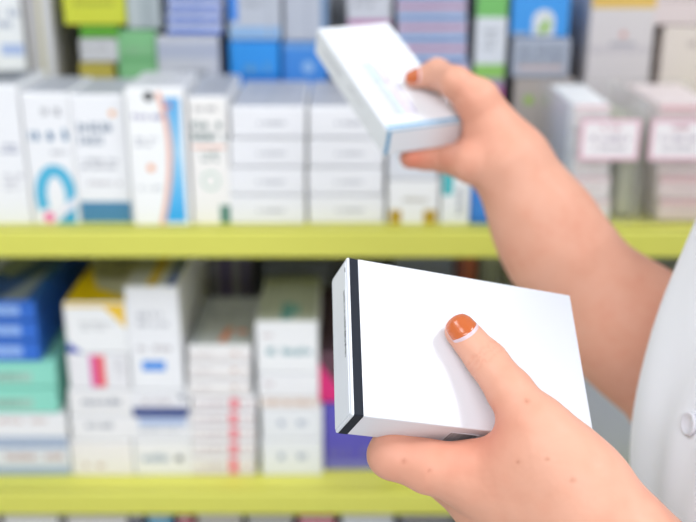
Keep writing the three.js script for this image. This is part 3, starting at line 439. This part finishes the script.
// torso, neck, head, coarse arms
const CX = 0.295, CZ = -0.405;
const c = (x, y, w, r) => bone(V(x, y, CZ - w), V(x, y, CZ + w), r, r);
const torso = union([c(CX + 0.01, 1.31, 0.09, 0.075), c(CX, 1.26, 0.06, 0.1), c(CX - 0.022, 1.16, 0.052, 0.102), c(CX - 0.012, 1.03, 0.045, 0.104), c(CX, 0.9, 0.055, 0.106), c(CX + 0.005, 0.82, 0.06, 0.104)], 0.06);
const HX = CX + 0.075;
const head = union([bone(V(HX, 1.58, CZ), V(HX - 0.02, 1.55, CZ), 0.085, 0.08), bone(V(HX - 0.045, 1.49, CZ), V(HX - 0.055, 1.475, CZ), 0.045, 0.032), bone(V(HX - 0.1, 1.55, CZ), V(HX - 0.118, 1.525, CZ), 0.008, 0.011), bone(V(HX + 0.005, 1.545, CZ - 0.083), V(HX + 0.005, 1.515, CZ - 0.08), 0.012, 0.009), bone(V(HX + 0.005, 1.545, CZ + 0.083), V(HX + 0.005, 1.515, CZ + 0.08), 0.012, 0.009)], 0.02);
const bodySkin = union([torso, bone(V(CX + 0.03, 1.34, CZ), V(HX + 0.01, 1.49, CZ), 0.055, 0.048), head, bone(nShoulder[0], nElbow[0], 0.048, 0.04), bone(nElbow[0], nElbow[0].clone().lerp(nWrist[0], 0.75), 0.0405, 0.0292), bone(fShoulder[0], fShoulder[0].clone().lerp(fElbow[0], 0.5), 0.048, 0.0445), bone(V(CX, 0.8, CZ + 0.07), V(CX + 0.01, 0.1, CZ + 0.075), 0.08, 0.035), bone(V(CX, 0.8, CZ - 0.07), V(CX + 0.01, 0.1, CZ - 0.075), 0.08, 0.035)], 0.025);

const skinA = new THREE.Color('#e4a88e'), skinB = new THREE.Color('#da866c'), skinC = new THREE.Color('#eab8a2'), mole = new THREE.Color('#b5694c');
const reds = [[495, 432, 0.408, 0.014, 0.8], [455, 447, 0.412, 0.02, 0.35], [391, 450, 0.42, 0.016, 0.4], [452, 325, 0.43, 0.012, 0.25], [414, 160, 0.655, 0.014, 2.2], [438, 166, 0.652, 0.01, 0.8], [408, 80, 0.64, 0.009, 0.6], [470, 140, 0.65, 0.02, 0.5], [455, 90, 0.64, 0.016, 0.25], [640, 400, 0.65, 0.05, 0.35]].map(([px, py, d, r, s]) => [at(px, py, d), r, s]);
const moles = [[404, 461, 0.4105], [527, 401, 0.398], [573, 480, 0.379], [518, 462, 0.392], [547, 459, 0.39], [430, 470, 0.406]].map(([px, py, d]) => at(px, py, d).sub(EYE).normalize());
function skinColour(col, x, y, z) {
  const m = noise.noise(x * 45 + 7, y * 45, z * 45) * 0.5 + noise.noise(x * 160, y * 160, z * 160) * 0.3;
  col.copy(skinA).lerp(m > 0 ? skinC : skinB, Math.min(0.45, Math.abs(m) * 0.55));
  let r = 0;
  for (const [p, s, k] of reds) { const d2 = (x - p.x) ** 2 + (y - p.y) ** 2 + (z - p.z) ** 2; r += k * Math.exp(-d2 / (s * s)); }
  col.lerp(skinB, Math.min(1, r * 0.8));
}
function nearColour(col, x, y, z) {
  skinColour(col, x, y, z);
  const dx = x - EYE.x, dy = y - EYE.y, dz = z - EYE.z, l = Math.hypot(dx, dy, dz);
  const u = (x - nIPcrease.x) * nAxis.x + (y - nIPcrease.y) * nAxis.y + (z - nIPcrease.z) * nAxis.z;
  if (Math.abs(u) < 0.007 && Math.hypot(x - nIPcrease.x, y - nIPcrease.y, z - nIPcrease.z) < 0.013) { const w = noise.noise(x * 300, y * 300, z * 300) * 0.0018; for (const c of [-0.0022, 0.0004, 0.003]) col.lerp(skinB, 0.22 * Math.exp(-(((u + w - c) / 0.0006) ** 2))); }
  for (const [i, m] of moles.entries()) { const q = 1 - (dx * m.x + dy * m.y + dz * m.z) / l; col.lerp(mole, 0.5 * Math.exp(-q / (i < 3 ? 3.2e-6 : 1.6e-6))); }
}
const person = thing('person', 'person in a white short-sleeved coat holding two boxes before the shelves', 'person', V(CX, 0, CZ));
const local = (g) => g.translate(-CX, 0, -CZ);
const skin = new THREE.MeshPhysicalMaterial({ vertexColors: true, roughness: 0.48, specularIntensity: 0.55, sheen: 0.25, sheenColor: new THREE.Color('#ffd9c8'), sheenRoughness: 0.5 });
{
  const parts = [
    nets(nearSkin, V(-0.01, 1.04, -0.56), V(0.236, 1.345, -0.25), 0.00115, nearColour),
    nets(farSkin, V(0.0, 1.06, -0.82), V(0.32, 1.43, -0.52), 0.0019, skinColour),
    nets(bodySkin, V(0.1, 0.06, -0.75), V(0.52, 1.72, -0.1), 0.012, skinColour)];
  part('body', local(mergeGeometries(parts)), skin, person);
}
// nails: patches laid radially on the last bone of a finger
function nail(sdf, tip, joint, up, len, half, start, polishStart) {
  const ax = tip.clone().sub(joint).normalize(), n = up.clone().addScaledVector(ax, -up.dot(ax)).normalize(), side = ax.clone().cross(n);
  const point = (u, v, lift) => {                                     // u metres along the finger from the tip joint, v angle round it
    let o = tip.clone(), dir = n.clone().multiplyScalar(Math.cos(v)).addScaledVector(side, Math.sin(v));
    if (u < 0) o.addScaledVector(ax, u); else { const a = Math.min(u / 0.0078, 1.25); dir = dir.multiplyScalar(Math.cos(a)).addScaledVector(ax, Math.sin(a)).normalize(); }
    let r = 0.02; for (let i = 0; i < 40; i++) { const q = o.clone().addScaledVector(dir, r), d = sdf(q.x, q.y, q.z); r -= d * 0.8; if (Math.abs(d) < 1e-5) break; }
    return o.addScaledVector(dir, r + lift);
  };
  const patch = (from, lift, inset) => {
    const NU = 22, NV = 18, pos = [], idx = [];
    for (let i = 0; i <= NU; i++) for (let j = 0; j <= NV; j++) {
      const t = j / NV * 2 - 1, s = i / NU, a = start + len * from + len * 0.26 * t * t, b = start + len * (1 - 0.2 * t * t);
      const edge = Math.min(1, 8 * Math.min(s, 1 - s, (1 - Math.abs(t)) / 2));
      const p = point(a + (b - a) * s, t * half * inset * (1 - 0.1 * Math.max(0, s - 0.7)), -0.0002 + (lift + 0.0002) * Math.sqrt(edge)); pos.push(p.x, p.y, p.z);
    }
    for (let i = 0; i < NU; i++) for (let j = 0; j < NV; j++) { const k = i * (NV + 1) + j; idx.push(k, k + 1, k + NV + 1, k + 1, k + NV + 2, k + NV + 1); }
    const g = new THREE.BufferGeometry(); g.setAttribute('position', new THREE.BufferAttribute(new Float32Array(pos), 3)); g.setIndex(idx); g.computeVertexNormals(); return local(g);
  };
  const plate = part('fingernail', patch(0, 0.00035, 1), paint('#dcc2c8', 0.35), person);
  const p = part('nail_polish', patch(polishStart, 0.0006, 0.97), paint('#c8642e', 0.25, { clearcoat: 0.6, clearcoatRoughness: 0.15 }), plate);
  p.userData.label = 'glossy orange nail polish';
}
nail(nearSkin, nThumbTip[0], nThumbIP[0], dirWorld(0.04, 0.25, 0.95), 0.0158, 1.14, -0.0076, 0.075);
nail(farSkin, fThumbTip[0], fThumbIP[0], dirWorld(-0.25, 0.3, 0.9), 0.0145, 1.15, -0.0075, 0.05);

// coat: its own field, a little wider than the body, with folds
const sleeves = union([bone(nShoulder[0], nShoulder[0].clone().lerp(nElbow[0], 0.62), 0.062, 0.058), bone(fShoulder[0], fShoulder[0].clone().lerp(fElbow[0], 0.45), 0.062, 0.058)], 0);
const skirt = union([c(CX, 0.9, 0.055, 0.108), c(CX + 0.005, 0.6, 0.075, 0.13)], 0.06);
const tor2 = union([torso, skirt], 0.06);
const coatField = (x, y, z) => {
  let d = smin(tor2(x, y, z) - 0.009, sleeves(x, y, z), 0.03);
  if (d < 0.02) d -= noise.noise(x * 9 + 3, y * 5, z * 16) * 0.008 + noise.noise(x * 22, y * 9 + z * 12, z * 30) * 0.0042;
  return d;
};
const coatMat = new THREE.MeshPhysicalMaterial({ color: '#f8f9fd', roughness: 0.85, sheen: 0.2, sheenColor: new THREE.Color('#ffffff') });
const coat = part('coat', local(nets(coatField, V(0.08, 0.48, -0.72), V(0.5, 1.4, -0.13), 0.006, (k) => k.set(1, 1, 1))), coatMat, person);
coat.userData.label = 'white short-sleeved coat';
{
  const profile = [[0, 0.0012], [0.0032, 0.0012], [0.0046, 0.0024], [0.0056, 0.0022], [0.006, 0.001], [0.0056, 0], [0, 0]].map(([x, y]) => new THREE.Vector2(x, y));
  const bg = new THREE.LatheGeometry(profile, 24), o = at(691, 424, 0.2), d = at(691, 424, 1).sub(EYE).normalize();
  let p = o.clone(); for (let i = 0; i < 90; i++) p.addScaledVector(d, coatField(p.x, p.y, p.z) * 0.8);
  const z0 = p.z;
  for (const y of [p.y, p.y - 0.11, p.y - 0.22, p.y + 0.1]) {
    const q = V(0.09, y, z0); for (let i = 0; i < 90; i++) q.x += coatField(q.x, q.y, q.z) * 0.8;
    const e = 0.004, n = V(coatField(q.x + e, q.y, q.z) - coatField(q.x - e, q.y, q.z), coatField(q.x, q.y + e, q.z) - coatField(q.x, q.y - e, q.z), coatField(q.x, q.y, q.z + e) - coatField(q.x, q.y, q.z - e)).normalize();
    const b = part('button', bg, paint('#e9e8ee', 0.3), coat); b.position.copy(q).sub(V(CX, 0, CZ)); b.quaternion.setFromUnitVectors(V(0, 1, 0), n);
  }
}
part('trousers', local(nets(union([bone(V(CX, 0.75, CZ + 0.07), V(CX + 0.01, 0.12, CZ + 0.075), 0.09, 0.055), bone(V(CX, 0.75, CZ - 0.07), V(CX + 0.01, 0.12, CZ - 0.075), 0.09, 0.055)], 0.01), V(0.15, 0.05, -0.6), V(0.45, 0.86, -0.2), 0.012, (k) => k.set(1, 1, 1))), paint('#3b3f49', 0.85), person);
for (const s of [-1, 1]) part('shoe', local(nets(union([bone(V(CX + 0.03, 0.045, CZ + s * 0.075), V(CX - 0.13, 0.032, CZ + s * 0.08), 0.042, 0.03), bone(V(CX + 0.03, 0.05, CZ + s * 0.075), V(CX + 0.02, 0.08, CZ + s * 0.075), 0.045, 0.045)], 0.02), V(0.08, -0.02, -0.6), V(0.42, 0.16, -0.2), 0.008, (k) => k.set(1, 1, 1))), paint('#d9dade', 0.5), person);
part('hair', local(nets(union([bone(V(HX + 0.02, 1.6, CZ), V(HX + 0.01, 1.59, CZ), 0.088, 0.088), bone(V(HX + 0.045, 1.56, CZ), V(HX + 0.06, 1.46, CZ), 0.075, 0.055)], 0.02), V(0.15, 1.35, -0.55), V(0.6, 1.72, -0.27), 0.009, (k) => k.set(1, 1, 1))), paint('#2a2220', 0.6), person);
for (const s of [-1, 1]) part('eye', new THREE.SphereGeometry(0.011, 16, 12), paint('#2c2624', 0.2), person).position.set(-0.019, 1.555, s * 0.03);
part('lips', new THREE.CapsuleGeometry(0.005, 0.03, 6, 12).rotateX(Math.PI / 2), paint('#c4705f', 0.4), person).position.set(-0.012, 1.49, 0);

scene.traverse((o) => { if (o.isMesh) o.castShadow = o.receiveShadow = true; });
renderer.render(scene, camera);
